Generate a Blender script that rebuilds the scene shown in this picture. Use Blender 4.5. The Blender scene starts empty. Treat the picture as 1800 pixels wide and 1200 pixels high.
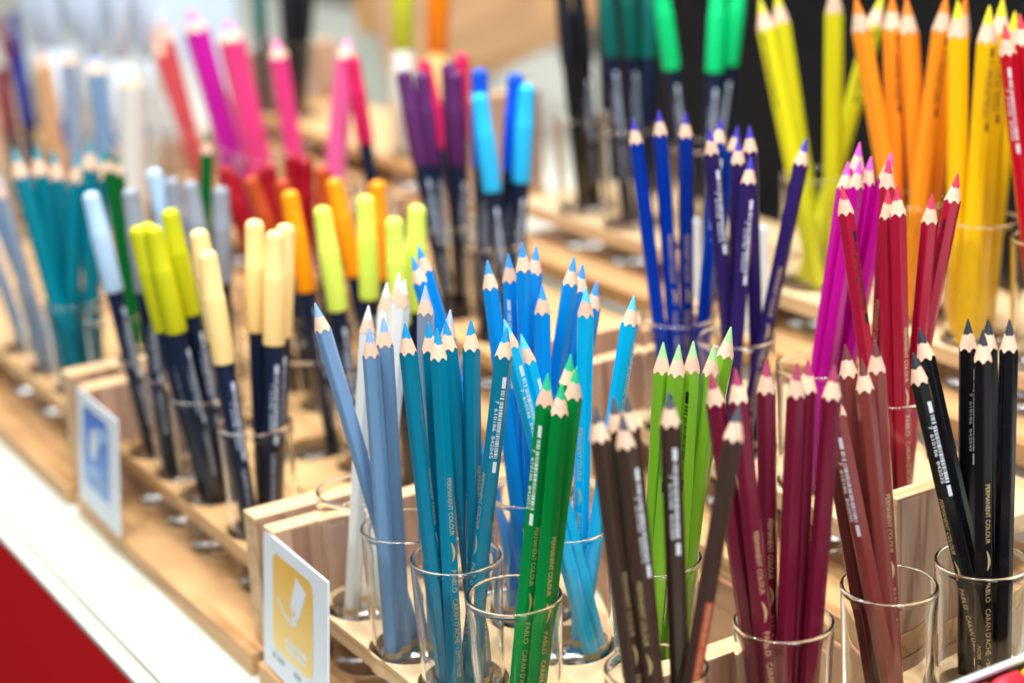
import bpy, bmesh, math, random
from mathutils import Vector, Matrix
# A close-up of coloured pencils and brush pens in glass cups on stepped wooden racks.
# Data are real positions in millimetres, the camera at the origin of that frame, table top at z = -440.
CUPS = {'W': (-743, 357, -335), 'BG': (-691, 354, -335), 'T': (-648, 356, -335), 'G': (-600, 356, -335), 'MB': (-688, 421, -335), 'LB': (-646, 413, -335), 'LI': (-594, 424, -335), 'BR': (-514, 366, -335), 'BU': (-515, 429, -335), 'RU': (-514, 484, -335), 'BK': (-508, 531, -335), 'BL': (-755, 557, -292), 'NV': (-708, 559, -292), 'MG': (-648, 561, -292), 'CR': (-597, 560, -292), 'YE': (-817, 704, -249), 'OR': (-733, 703, -249), 'GO': (-679, 700, -249), 'RE': (-629, 698, -249), 'CM': (-859, 356, -335), 'OL': (-922, 354, -335), 'GY': (-965, 356, -335), 'PA': (-1008, 356, -335), 'G2': (-1068, 416, -335), 'G3': (-1022, 416, -335), 'GQ': (-1112, 440, -335), 'RC3': (-1110, 485, -335), 'LY': (-906, 446, -335), 'LY2': (-864, 460, -335), 'OC': (-948, 431, -335), 'OC2': (-952, 486, -335), 'BC': (-1017, 472, -335), 'RC': (-1064, 472, -335), 'MB2': (-731, 421, -335), 'TF': (-1151, 358, -335), 'SF': (-1205, 357, -335), 'SF2': (-1262, 357, -335), 'GF': (-1102, 368, -335), 'PL': (-1012, 562, -292), 'BP': (-950, 564, -292), 'WHP': (-1500, 560, -292), 'CP': (-1118, 560, -292), 'PR': (-1075, 618, -292), 'KP': (-1061, 704, -249), 'DG': (-1005, 704, -249), 'BGN': (-926, 704, -249), 'TU5': (-1702, 618, -292), 'TU6': (-1795, 618, -292), 'TU7': (-1616, 614, -292), 'S9': (-1590, 464, -335), 'S10': (-1650, 464, -335), 'S5': (-1452, 466, -335), 'S6': (-1392, 466, -335), 'S7': (-1515, 464, -335), 'S8': (-1320, 466, -335), 'HL': (-1310, 704, -249), 'HL2': (-1262, 704, -249), 'TU3': (-1668, 565, -292), 'TU4': (-1790, 565, -292), 'PK': (-1240, 560, -292), 'PM': (-1338, 560, -292), 'PM2': (-1293, 560, -292), 'P3': (-1168, 560, -292), 'SA': (-1432, 560, -292), 'TU': (-1620, 560, -292), 'TU2': (-1735, 560, -292), 'MR': (-1860, 560, -292), 'BKP': (-1530, 704, -249), 'BK2': (-1574, 704, -249)}
STICKS = [
 ('T', 'teal', 'p', (-649.8, 339.6, -225.2), (-646.4, 346.9, -401.0), 'teal pencil leaning outward to one side of the front teal cup', {'L': 62, 'N': 1}),
 ('T', 'teal', 'p', (-655.9, 354.1, -229.1), (-656.7, 353.3, -401.0), 'teal pencil half hidden behind the one with the centred gold lettering', {}),
 ('T', 'teal', 'p', (-642.9, 350.9, -228.2), (-639.0, 347.3, -401.0), 'shortest teal pencil with gold lettering facing out, front of its cup', {'L': 28}),
 ('T', 'teal', 'p', (-652.6, 360.5, -228.8), (-652.8, 367.9, -401.0), 'teal pencil standing straight behind the shortest teal pencil', {}),
 ('T', 'teal', 'p', (-643.8, 367.8, -227.9), (-646.5, 361.5, -401.0), 'upright teal pencil alone between the bunch and the barcoded one', {'L': 48}),
 ('T', 'teal', 'p', (-628.7, 376.4, -229.3), (-643.0, 353.5, -401.0), 'teal pencil tilted with white barcode and digits facing out', {'B': 10, 'L': -52, 'N': 2}),
 ('G', 'green', 'p', (-587.7, 369.5, -237.3), (-598.8, 350.8, -401.0), 'green pencil with white barcode strip on its side', {'B': -28, 'L': 30}),
 ('G', 'green', 'p', (-581.0, 371.7, -239.8), (-590.7, 354.5, -401.0), 'green pencil in front with gold lettering along its edge', {'L': 42}),
 ('G', 'green', 'p', (-590.1, 382.3, -232.6), (-603.1, 362.5, -401.0), 'tallest green pencil, behind the two front green ones', {}),
 ('G', 'green', 'p', (-583.0, 380.2, -235.6), (-596.6, 359.0, -401.0), 'green pencil at the far side of the green bundle', {}),
 ('BG', 'steel', 'p', (-711.6, 328.0, -228.5), (-695.1, 358.4, -401.0), 'grey-blue pencil leaning far out over the white pencils', {}),
 ('BG', 'steel', 'p', (-688.1, 342.0, -236.9), (-688.5, 342.6, -401.0), 'shorter grey-blue pencil in front, its wood tip finely cracked', {}),
 ('BG', 'steel', 'p', (-691.1, 350.8, -234.7), (-691.9, 349.5, -401.0), 'grey-blue pencil close behind the shorter one in its cup', {}),
 ('BG', 'slate', 'p', (-687.8, 371.0, -223.4), (-698.2, 365.1, -401.0), 'tall slate grey pencil rising behind the teal pencils', {}),
 ('BG', 'slate', 'p', (-684.7, 381.1, -235.9), (-687.8, 358.7, -401.0), 'slate grey pencil whose pale tip peeks out between teal tips', {}),
 ('W', 'white', 'p', (-730.7, 364.0, -241.3), (-742.0, 347.7, -401.0), 'shorter white pencil at the front of the white pencils', {}),
 ('W', 'white', 'p', (-739.9, 378.8, -235.3), (-749.8, 361.1, -401.0), 'white pencil in the middle of the white bunch', {}),
 ('W', 'white', 'p', (-732.7, 381.9, -229.7), (-742.7, 363.7, -401.0), 'tallest white pencil with bright white tip', {}),
 ('W', 'white', 'p', (-725.0, 380.7, -230.8), (-737.3, 358.1, -401.0), 'white pencil next to the slate grey pencil', {}),
 ('MB2', 'azure', 'p', (-746.1, 396.1, -227.2), (-725.6, 428.9, -401.0), 'azure pencil leaning strongly towards the white pencils, barcode on it', {'B': -40}),
 ('MB2', 'azure', 'p', (-751.8, 402.6, -224.2), (-730.8, 434.2, -401.0), 'azure pencil behind the other strongly leaning azure one', {}),
 ('MB', 'azure', 'p', (-691.0, 404.7, -218.9), (-678.4, 411.8, -401.0), 'azure pencil with pale lead rising left of the azure bunch', {}),
 ('MB', 'azure', 'p', (-703.6, 423.7, -222.1), (-701.2, 422.1, -401.0), 'azure pencil with a small white barcode among three tips', {'B': -30}),
 ('MB', 'azure', 'p', (-686.3, 420.8, -212.7), (-691.2, 421.8, -401.0), 'tallest azure pencil in the middle of the three', {}),
 ('MB', 'azure', 'p', (-694.4, 433.3, -218.1), (-696.7, 410.8, -401.0), 'azure pencil leaning inward at the side of the three', {}),
 ('MB', 'azure', 'p', (-673.7, 422.4, -230.1), (-675.1, 418.3, -401.0), 'short azure pencil standing alone in front of the azure bunch', {}),
 ('MB', 'azure', 'p', (-672.2, 439.3, -219.7), (-688.0, 410.9, -401.0), 'azure pencil behind the cyan pencil, slightly tilted', {}),
 ('MB', 'azure', 'p', (-677.8, 447.5, -225.9), (-695.8, 427.8, -401.0), 'azure pencil overlapping the tilted one behind the cyan pencil', {}),
 ('MB', 'azure', 'p', (-673.1, 451.8, -233.7), (-683.8, 420.6, -401.0), 'azure pencil nearly hidden by the upright cyan pencil', {}),
 ('LB', 'cyan', 'p', (-642.6, 425.3, -224.6), (-654.4, 422.0, -401.0), 'tall upright cyan pencil beside the green bundle', {'L': -20}),
 ('LB', 'cyan', 'p', (-629.9, 441.8, -228.8), (-648.2, 417.2, -401.0), 'cyan pencil leaning away alone above the brown pencils', {'B': 62}),
 ('LB', 'cyan', 'p', (-650.9, 387.9, -233.7), (-633.2, 416.4, -401.0), 'cyan pencil with barcode crossing behind the barcoded teal pencil', {'B': 15}),
 ('LB', 'cyan', 'p', (-651.8, 396.6, -242.4), (-637.0, 422.9, -401.0), 'shortest cyan pencil tilted above the green bundle', {'B': 35}),
 ('BR', 'brown', 'p', (-520.0, 346.3, -226.3), (-509.7, 359.5, -401.0), 'dark brown pencil at the outer side of the brown cup', {'L': 38}),
 ('BR', 'brown', 'p', (-529.1, 360.5, -228.6), (-524.0, 370.2, -401.0), 'dark brown pencil hidden behind with only its tip showing', {}),
 ('BR', 'brown', 'p', (-513.4, 353.0, -228.6), (-503.2, 364.1, -401.0), 'dark brown pencil with white barcode, leaning beside the outer one', {'B': 45, 'L': -20}),
 ('BR', 'brown', 'p', (-521.9, 361.4, -225.9), (-516.4, 370.8, -401.0), 'dark brown pencil behind the barcoded leaning brown one', {}),
 ('BR', 'brown', 'p', (-510.7, 372.3, -224.0), (-513.1, 377.5, -401.0), 'upright dark brown pencil with white barcode in front of lime pencils', {'B': 5}),
 ('BR', 'brown', 'p', (-493.6, 390.9, -228.9), (-510.1, 366.9, -401.0), 'brown pencil leaning towards the burgundy ones with red lettering', {'R': 28}),
 ('LI', 'lime', 'p', (-588.8, 426.9, -236.6), (-597.1, 418.4, -401.0), 'lime green pencil nearest the cyan pencil', {}),
 ('LI', 'lime', 'p', (-581.4, 429.5, -236.3), (-589.7, 415.1, -401.0), 'lime green pencil with blunt pale tip behind the brown barcode', {'D': -40}),
 ('LI', 'lime', 'p', (-581.7, 437.0, -236.4), (-581.0, 421.3, -401.0), 'lime green pencil with black barcode along its side', {'D': -35}),
 ('LI', 'lime', 'p', (-577.8, 444.8, -238.6), (-588.4, 427.5, -401.0), 'lime green pencil behind the first burgundy tip', {}),
 ('LI', 'lime', 'p', (-579.7, 455.2, -233.5), (-597.4, 426.8, -401.0), 'tallest lime green pencil leaning towards burgundy pencils', {}),
 ('BU', 'burgundy', 'p', (-527.9, 404.3, -228.2), (-519.2, 424.4, -401.0), 'burgundy pencil leaning over towards the lime pencils', {}),
 ('BU', 'burgundy', 'p', (-519.6, 409.5, -225.8), (-506.0, 419.3, -401.0), 'burgundy pencil with gold lettering facing out', {'L': 20}),
 ('BU', 'burgundy', 'p', (-522.3, 426.5, -226.7), (-524.4, 429.7, -401.0), 'upright burgundy pencil standing apart in the middle', {'L': 18}),
 ('BU', 'burgundy', 'p', (-510.1, 431.6, -226.0), (-511.9, 423.9, -401.0), 'burgundy pencil at the near edge of the three close together', {}),
 ('BU', 'burgundy', 'p', (-512.4, 439.1, -226.4), (-515.4, 433.8, -401.0), 'middle burgundy pencil of the three close together', {}),
 ('BU', 'burgundy', 'p', (-501.9, 442.9, -227.2), (-508.0, 432.8, -401.0), 'burgundy pencil touching the rust brown ones', {}),
 ('RU', 'rust', 'p', (-520.5, 457.4, -243.4), (-502.7, 481.4, -401.0), 'reddish brown pencil in front with white barcode and big wood tip', {'B': -25}),
 ('RU', 'rust', 'p', (-528.3, 471.4, -231.7), (-521.7, 492.2, -401.0), 'reddish brown pencil just behind the front barcoded one', {}),
 ('RU', 'rust', 'p', (-518.3, 471.3, -235.1), (-508.8, 485.6, -401.0), 'reddish brown pencil in the middle of the rust cup', {}),
 ('RU', 'rust', 'p', (-520.0, 479.6, -229.5), (-514.5, 490.5, -401.0), 'tallest reddish brown pencil with gold lettering', {'L': 25}),
 ('RU', 'rustdark', 'p', (-533.3, 465.6, -253.1), (-519.5, 485.1, -401.0), 'darkest reddish brown pencil mostly hidden at the back', {}),
 ('BK', 'black', 'p', (-519.8, 499.6, -238.9), (-501.2, 534.0, -401.0), 'black pencil leaning outward with white barcode facing out', {'B': 15, 'L': -45, 'N': 0}),
 ('BK', 'black', 'p', (-524.5, 507.3, -231.3), (-503.6, 541.0, -401.0), 'black pencil leaning behind the barcoded leaning one', {}),
 ('BK', 'black', 'p', (-515.5, 525.7, -228.8), (-520.0, 535.5, -401.0), 'upright black pencil with barcode digits on its edge', {'B': 38}),
 ('BK', 'black', 'p', (-503.5, 521.7, -229.6), (-497.4, 523.6, -401.0), 'short black pencil in front with gold lettering', {'L': 32, 'N': 3}),
 ('BK', 'black', 'p', (-514.2, 535.5, -230.5), (-510.6, 543.5, -401.0), 'black pencil almost hidden behind the short lettered one', {}),
 ('BK', 'black', 'p', (-503.8, 536.8, -228.5), (-494.8, 530.6, -401.0), 'black pencil standing free at the outer side of the black bunch', {}),
 ('CR', 'crimson', 'p', (-604.8, 536.8, -190.9), (-588.2, 554.7, -358.0), 'crimson pencil with black barcode leaning over magenta ones', {'D': 30}),
 ('CR', 'crimson', 'p', (-603.3, 563.0, -182.9), (-606.4, 557.8, -358.0), 'tallest crimson pencil with gold lettering low on its side', {'L': -30}),
 ('CR', 'crimson', 'p', (-596.6, 556.6, -194.5), (-594.5, 558.8, -358.0), 'crimson pencil fused in the pair at the centre', {}),
 ('CR', 'crimson', 'p', (-589.0, 554.9, -191.4), (-587.4, 562.1, -358.0), 'crimson pencil of the centre pair with lettering on its edge', {'L': 42}),
 ('CR', 'crimson', 'p', (-585.4, 572.6, -197.4), (-593.6, 566.0, -358.0), 'crimson pencil tilted between the pair and the outermost one', {}),
 ('CR', 'crimson', 'p', (-584.3, 587.1, -190.0), (-602.3, 565.9, -358.0), 'crimson pencil leaning outermost with black barcode', {'D': -45}),
 ('MG', 'magenta', 'p', (-639.0, 578.4, -183.2), (-647.4, 558.4, -358.0), 'tallest magenta pencil with pink tip', {}),
 ('MG', 'magenta', 'p', (-637.4, 570.1, -190.8), (-649.3, 551.0, -358.0), 'magenta pencil behind the barcoded crimson tip', {}),
 ('MG', 'magenta', 'p', (-645.7, 580.6, -193.0), (-658.1, 565.2, -358.0), 'magenta pencil deep in the middle of the magenta bunch', {}),
 ('MG', 'magenta', 'p', (-629.8, 570.5, -188.9), (-642.1, 549.1, -358.0), 'magenta pencil in front with half shaded facets', {}),
 ('MG', 'magenta', 'p', (-638.5, 585.1, -190.9), (-650.7, 565.3, -358.0), 'magenta pencil beside the crimson pair', {}),
 ('MG', 'magenta', 'p', (-633.2, 592.9, -189.6), (-640.0, 556.2, -358.0), 'magenta pencil whose pink tip shows behind crimson', {}),
 ('BL', 'royal', 'p', (-764.1, 537.7, -183.8), (-747.6, 547.3, -358.0), 'royal blue pencil nearest the black pens', {}),
 ('BL', 'royal', 'p', (-755.6, 548.0, -179.7), (-750.3, 554.3, -358.0), 'tallest royal blue pencil', {'L': 20}),
 ('BL', 'royal', 'p', (-752.2, 562.3, -182.4), (-761.2, 566.8, -358.0), 'royal blue pencil third along, standing straight', {'L': 5}),
 ('BL', 'royal', 'p', (-742.6, 577.9, -186.2), (-743.9, 557.7, -358.0), 'royal blue pencil leaning behind indigo ones', {'B': 10}),
 ('BL', 'royal', 'p', (-740.3, 587.1, -191.6), (-755.4, 559.4, -358.0), 'royal blue pencil glimpsed behind the indigo bunch', {}),
 ('NV', 'indigo', 'p', (-712.0, 546.6, -182.5), (-707.7, 560.0, -358.0), 'indigo pencil with white barcode nearest the royal blues', {'B': 20}),
 ('NV', 'indigo', 'p', (-709.5, 562.6, -189.3), (-715.5, 561.8, -358.0), 'indigo pencil in the middle of the indigo bunch', {}),
 ('NV', 'indigo', 'p', (-709.7, 569.6, -184.4), (-705.9, 572.0, -358.0), 'tallest indigo pencil at the back', {}),
 ('NV', 'indigo', 'p', (-697.3, 560.5, -196.7), (-702.8, 547.7, -358.0), 'shortest indigo pencil in front with white barcode', {'B': 20}),
 ('NV', 'indigo', 'p', (-691.2, 590.7, -191.3), (-702.1, 555.0, -358.0), 'indigo pencil leaning out alone with gold lettering', {'L': 10}),
 ('YE', 'yellow', 'P', (-836.3, 678.8, -144.1), (-806.6, 698.9, -315.0), 'thick lemon yellow pencil leaning nearest the green pens', {'D': -40}),
 ('YE', 'yellow', 'P', (-833.9, 689.4, -141.2), (-823.6, 713.7, -315.0), 'thick lemon yellow pencil leaning beside its leaning twin', {}),
 ('YE', 'yellow', 'P', (-801.8, 705.1, -133.9), (-806.5, 709.3, -315.0), 'thick lemon yellow pencil standing straight alone', {}),
 ('YE', 'yellow', 'P', (-802.3, 742.6, -145.8), (-819.3, 699.2, -315.0), 'thick lemon yellow pencil tilted behind the orange ones', {'D': 0}),
 ('OR', 'orange', 'P', (-749.2, 673.3, -135.5), (-733.7, 702.3, -315.0), 'thick orange pencil leaning across the lemon yellow ones', {}),
 ('OR', 'orange', 'P', (-747.4, 697.8, -136.8), (-744.8, 703.4, -315.0), 'thick orange pencil behind, with black print on its side', {'D': 20}),
 ('OR', 'orange', 'P', (-738.1, 699.4, -137.9), (-724.9, 707.0, -315.0), 'thick orange pencil standing straight in the middle', {}),
 ('OR', 'orange', 'P', (-712.9, 704.0, -135.1), (-728.2, 692.3, -315.0), 'thick orange pencil leaning towards golden yellow with black print', {'D': 25}),
 ('OR', 'orange', 'P', (-716.8, 722.2, -138.0), (-738.9, 711.8, -315.0), 'thick orange pencil peeking out behind the golden ones', {}),
 ('GO', 'gold', 'P', (-685.4, 684.7, -133.0), (-687.7, 693.0, -315.0), 'golden yellow pencil upright, nearest the orange ones', {}),
 ('GO', 'gold', 'P', (-674.2, 695.7, -135.8), (-677.0, 688.6, -315.0), 'golden yellow pencil tilted with black print on it', {'D': 25}),
 ('GO', 'gold', 'P', (-676.0, 706.6, -133.4), (-678.6, 699.5, -315.0), 'golden yellow pencil in the middle of the tilted three', {'D': 10}),
 ('GO', 'gold', 'P', (-677.2, 717.2, -141.6), (-683.9, 709.5, -315.0), 'golden yellow pencil mostly behind the red one', {}),
 ('RE', 'red', 'q', (-640.6, 671.0, -139.1), (-627.1, 693.5, -315.0), 'bright red pencil with white barcode at the picture edge', {'B': -15}),
 ('RE', 'red', 'q', (-642.5, 683.3, -135.7), (-631.2, 702.2, -315.0), 'bright red pencil half behind the barcoded red one', {}),
 ('CM', 'cream', 'n', (-874.9, 341.4, -230.6), (-864.1, 351.2, -401.0), 'cream capped pen leaning behind its twin', {'B': 20}),
 ('CM', 'cream', 'n', (-862.3, 339.9, -238.9), (-853.7, 346.1, -401.0), 'lowest cream capped pen leaning outward in front', {'B': 20}),
 ('CM', 'cream', 'n', (-864.5, 368.5, -228.1), (-869.4, 360.5, -401.0), 'tallest cream capped pen standing straight', {}),
 ('CM', 'cream', 'n', (-847.2, 372.1, -231.1), (-847.9, 354.5, -401.0), 'cream capped pen in front with white barcode facing out', {'B': 5}),
 ('CM', 'cream', 'n', (-854.9, 381.6, -230.7), (-857.8, 360.3, -401.0), 'cream capped pen at the back of the straight three', {'B': 10}),
 ('OL', 'olive', 'n', (-930.9, 328.7, -237.4), (-923.3, 350.7, -401.0), 'olive capped pen at the outer end of the olive bunch', {'B': 20}),
 ('OL', 'olive', 'n', (-920.0, 333.6, -236.1), (-911.4, 350.7, -401.0), 'olive capped pen in front of the olive bunch', {'B': 35}),
 ('OL', 'olive', 'n', (-939.8, 336.8, -238.9), (-930.1, 360.3, -401.0), 'olive capped pen squeezed behind two others', {}),
 ('OL', 'olive', 'n', (-928.6, 347.1, -230.6), (-918.0, 360.6, -401.0), 'tallest olive capped pen', {'B': 30}),
 ('GY', 'greycap', 'n', (-973.0, 342.1, -226.0), (-968.0, 346.4, -401.0), 'grey capped pen with pale print beside the olive pens', {'B': 5}),
 ('PA', 'palecap', 'n', (-1020.1, 334.6, -235.4), (-1006.7, 350.8, -401.0), 'pale blue capped pen leaning alone at the end of its rack', {'B': 25}),
 ('G2', 'palecap', 'n', (-1078.1, 395.3, -241.1), (-1074.8, 413.5, -401.0), 'pale blue capped pen upright behind the olive pens', {}),
 ('G2', 'greycap', 'n', (-1065.3, 401.7, -245.4), (-1064.7, 405.4, -401.0), 'grey capped pen directly right of the pale blue upright one', {}),
 ('G3', 'greycap', 'n', (-1033.0, 400.8, -241.8), (-1018.1, 405.5, -401.0), 'grey capped pen between two other grey caps', {}),
 ('G3', 'greycap', 'n', (-1031.8, 419.9, -248.2), (-1030.4, 408.3, -401.0), 'grey capped pen tilted away behind the cream caps', {}),
 ('LY', 'limecap', 'n', (-912.4, 429.7, -240.3), (-903.9, 439.3, -401.0), 'bright lime capped pen leaning, nearest the orange caps', {'B': 10}),
 ('LY', 'limecap', 'n', (-904.9, 453.5, -236.4), (-908.6, 450.3, -401.0), 'tallest bright lime capped pen', {'B': 20}),
 ('LY2', 'limecap', 'n', (-863.3, 448.7, -240.5), (-865.0, 448.8, -401.0), 'shortest bright lime capped pen', {}),
 ('LY2', 'limecap', 'n', (-866.5, 465.2, -236.9), (-874.4, 455.8, -401.0), 'bright lime capped pen beside the azure leaning pencils', {}),
 ('OC', 'orangecap', 'n', (-946.2, 426.2, -236.6), (-940.8, 439.4, -401.0), 'orange capped pen leaning behind the cream caps', {'B': 25}),
 ('OC2', 'orangecap', 'n', (-968.4, 465.2, -239.4), (-948.2, 480.3, -401.0), 'tallest orange capped pen', {}),
 ('OC2', 'orangecap', 'n', (-955.7, 487.5, -242.5), (-963.0, 484.5, -401.0), 'orange capped pen behind the tallest lime cap', {}),
 ('BC', 'rustcap', 'n', (-1030.3, 438.1, -244.5), (-1009.4, 474.2, -401.0), 'rust brown capped pen nearest the red caps', {}),
 ('BC', 'rustcap', 'n', (-1026.8, 458.2, -248.9), (-1028.0, 470.3, -401.0), 'rust brown capped pen behind the leaning orange cap', {}),
 ('BC', 'rustcap', 'n', (-1016.1, 481.4, -242.9), (-1020.4, 478.2, -401.0), 'rust brown capped pen behind the tallest orange cap', {}),
 ('RC', 'redcap', 'n', (-1081.4, 443.3, -247.7), (-1053.5, 471.5, -401.0), 'red capped pen beside the tilted grey cap', {}),
 ('RC', 'redcap', 'n', (-1073.6, 470.9, -248.9), (-1073.1, 465.6, -401.0), 'red capped pen under the pink pencils', {}),
 ('RC', 'redcap', 'n', (-1063.8, 483.3, -242.6), (-1073.8, 477.4, -401.0), 'tallest red capped pen', {}),
 ('RC', 'redcap', 'n', (-1052.2, 487.1, -244.2), (-1062.1, 479.6, -401.0), 'red capped pen behind the rust brown caps', {}),
 ('TF', 'deepteal', 'D', (-1160.2, 333.8, -229.5), (-1140.6, 352.2, -401.0), 'blurred deep teal pencil leaning at the near side of its bunch', {}),
 ('TF', 'deepteal', 'D', (-1162.2, 349.3, -230.3), (-1162.1, 353.3, -401.0), 'blurred deep teal pencil, second along its bunch', {}),
 ('TF', 'deepteal', 'D', (-1165.0, 360.9, -235.4), (-1161.4, 363.7, -401.0), 'blurred deep teal pencil in the middle of its bunch', {}),
 ('TF', 'deepteal', 'D', (-1148.4, 372.6, -236.1), (-1153.6, 346.6, -401.0), 'blurred deep teal pencil crossing the others', {}),
 ('TF', 'deepteal', 'D', (-1138.7, 377.8, -227.2), (-1143.2, 360.7, -401.0), 'blurred deep teal pencil standing nearly straight', {}),
 ('TF', 'deepteal', 'D', (-1149.8, 389.8, -237.4), (-1152.9, 357.2, -401.0), 'blurred deep teal pencil tilted towards the pale blue cap', {}),
 ('SF', 'steel', 'p', (-1219.5, 325.2, -254.7), (-1202.9, 358.1, -401.0), 'blurred grey-blue pencil at the very edge of the rack', {}),
 ('SF', 'steel', 'p', (-1220.1, 336.4, -252.7), (-1212.5, 356.2, -401.0), 'blurred grey-blue pencil next to the edge one', {}),
 ('SF', 'slate', 'p', (-1210.1, 335.3, -258.6), (-1198.2, 348.3, -401.0), 'blurred slate grey pencil among the grey-blue edge pencils', {}),
 ('SF2', 'steel', 'p', (-1274.3, 332.0, -264.9), (-1257.4, 352.9, -401.0), 'blurred grey-blue pencil cut by the picture edge', {}),
 ('GF', 'forest', 'p', (-1097.0, 373.2, -228.2), (-1094.5, 379.0, -401.0), 'blurred forest green pencil leaning behind the pale blue cap', {}),
 ('GF', 'forest', 'p', (-1101.7, 381.1, -232.3), (-1101.4, 381.4, -401.0), 'blurred forest green pencil beside the leaning one', {}),
 ('GQ', 'forest', 'q', (-1108.6, 445.7, -227.5), (-1117.2, 428.3, -401.0), 'blurred forest green pencil standing alone among the grey caps', {}),
 ('PL', 'plumcap', 'n', (-1015.8, 541.3, -191.1), (-1001.6, 558.0, -358.0), 'plum capped pen leaning at the outer side of the plums', {'B': 20}),
 ('PL', 'plumcap', 'n', (-1020.1, 556.8, -194.7), (-1012.8, 561.9, -358.0), 'plum capped pen, second of the leaning plum pair', {'B': 40}),
 ('PL', 'plumcap', 'n', (-1002.1, 570.9, -193.7), (-1003.9, 569.7, -358.0), 'plum capped pen standing upright beside the blue caps', {'B': 15}),
 ('PL', 'plumcap', 'n', (-1015.0, 573.7, -190.2), (-1015.3, 572.8, -358.0), 'plum capped pen behind the upright plum one', {}),
 ('PR', 'rosecap', 'n', (-1089.3, 596.5, -200.1), (-1067.5, 612.3, -358.0), 'rose red capped pen peeking over the plum caps', {}),
 ('PR', 'rosecap', 'n', (-1081.4, 622.1, -197.8), (-1084.0, 611.3, -358.0), 'magenta red capped pen peeking over the upright plum cap', {}),
 ('BP', 'skycap', 'n', (-943.3, 552.9, -197.5), (-938.8, 565.5, -358.0), 'sky blue capped pen leaning in front of royal blue caps', {'B': 0}),
 ('BP', 'skycap', 'n', (-934.3, 581.0, -194.7), (-948.8, 570.9, -358.0), 'sky blue capped pen furthest along its cup', {'B': 5}),
 ('BP', 'bluecap', 'n', (-956.9, 562.1, -185.7), (-958.7, 557.5, -358.0), 'royal blue capped pen behind the leaning sky blue one', {'B': 10}),
 ('BP', 'bluecap', 'n', (-947.6, 581.9, -189.9), (-959.9, 569.4, -358.0), 'royal blue capped pen between the two sky blue caps', {'B': 20}),
 ('CP', 'rosecap', 'n', (-1119.2, 558.2, -195.7), (-1113.2, 570.2, -358.0), 'crimson capped pen leaning alone in front of pink pencils', {}),
 ('KP', 'blackcap', 'n', (-1063.7, 691.9, -152.7), (-1057.0, 700.1, -315.0), 'black pen standing at the end of the upper shelf', {}),
 ('KP', 'blackcap', 'n', (-1063.0, 704.8, -154.0), (-1059.8, 711.8, -315.0), 'black pen with silvery print next to the end one', {'B': 10}),
 ('DG', 'pinecap', 'n', (-1009.3, 689.0, -140.2), (-1003.9, 700.5, -315.0), 'dark pine green capped pen nearest the black pens', {'B': 10}),
 ('DG', 'pinecap', 'n', (-1008.4, 707.3, -142.7), (-1008.5, 714.5, -315.0), 'dark pine green capped pen, tilted in the pine pair', {'B': 15}),
 ('DG', 'pinecap', 'n', (-999.5, 720.6, -143.3), (-994.9, 708.4, -315.0), 'dark pine green capped pen beside the bright green caps', {}),
 ('BGN', 'jadecap', 'n', (-933.0, 678.9, -139.6), (-936.7, 706.1, -315.0), 'bright jade capped pen leaning next to pine green caps', {'B': 10}),
 ('BGN', 'jadecap', 'n', (-917.1, 713.2, -141.9), (-916.0, 699.1, -315.0), 'bright jade capped pen upright in the far pair', {'B': 0}),
 ('BGN', 'jadecap', 'n', (-915.2, 729.0, -139.8), (-925.0, 707.2, -315.0), 'bright jade capped pen nearest the lemon pencils', {'B': 0}),
 ('HL', 'limemark', 'h', (-1309.8, 704.2, -146.4), (-1313.8, 697.2, -315.0), 'blurred fat lime marker on the upper shelf', {}),
 ('HL2', 'orangemark', 'h', (-1258.1, 710.4, -143.8), (-1265.9, 697.3, -315.0), 'blurred fat orange marker beside the lime one', {}),
 ('PM', 'violet', 'J', (-1348.0, 537.5, -184.0), (-1333.4, 565.8, -358.0), 'thick violet magenta pencil leaning by the pink one', {}),
 ('PM2', 'pink', 'J', (-1300.9, 546.8, -187.5), (-1290.2, 566.9, -358.0), 'thick bright pink pencil leaning beside the violet one', {}),
 ('PK', 'pink', 'K', (-1240.9, 558.4, -196.2), (-1236.0, 569.1, -358.0), 'slim pink pencil leaning in the middle of the pinks', {}),
 ('P3', 'lightpink', 'K', (-1161.9, 577.9, -189.8), (-1173.7, 551.8, -358.0), 'light pink pencil tilted behind the crimson cap', {}),
 ('SA', 'salmon', 'P', (-1438.4, 539.5, -209.5), (-1422.7, 567.2, -358.0), 'blurred salmon red pencil leaning over pale tubes', {}),
 ('SA', 'salmon', 'P', (-1445.1, 551.5, -200.0), (-1431.9, 572.0, -358.0), 'blurred salmon red pencil behind its leaning twin', {}),
 ('WHP', 'palewhite', 'P', (-1493.7, 570.6, -202.1), (-1504.6, 549.2, -358.0), 'blurred off-white pencil tilted beside salmon ones', {}),
 ('TU3', 'tubew', 'h', (-1666.0, 568.4, -176.4), (-1669.2, 563.0, -358.0), 'blurred white marker with blue band, second from the salmon pencils', {}),
 ('TU4', 'tubew', 'h', (-1798.1, 550.7, -178.8), (-1789.7, 559.7, -358.0), 'blurred white marker behind the dark blue pen', {}),
 ('TU', 'tubew', 'h', (-1608.3, 579.9, -173.4), (-1621.3, 561.7, -358.0), 'blurred white marker with blue lower band, upright beside the salmon pencils', {}),
 ('TU2', 'tubew', 'h', (-1741.3, 549.5, -174.7), (-1737.5, 555.9, -358.0), 'blurred white marker leaning at the far end', {}),
 ('MR', 'navycap', 'n', (-1867.7, 555.1, -235.0), (-1871.1, 560.4, -358.0), 'blurred dark blue pen at the far end', {}),
 ('MR', 'marooncap', 'n', (-1872.5, 538.5, -239.3), (-1851.6, 558.9, -358.0), 'blurred maroon pen at the far end', {}),
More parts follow.
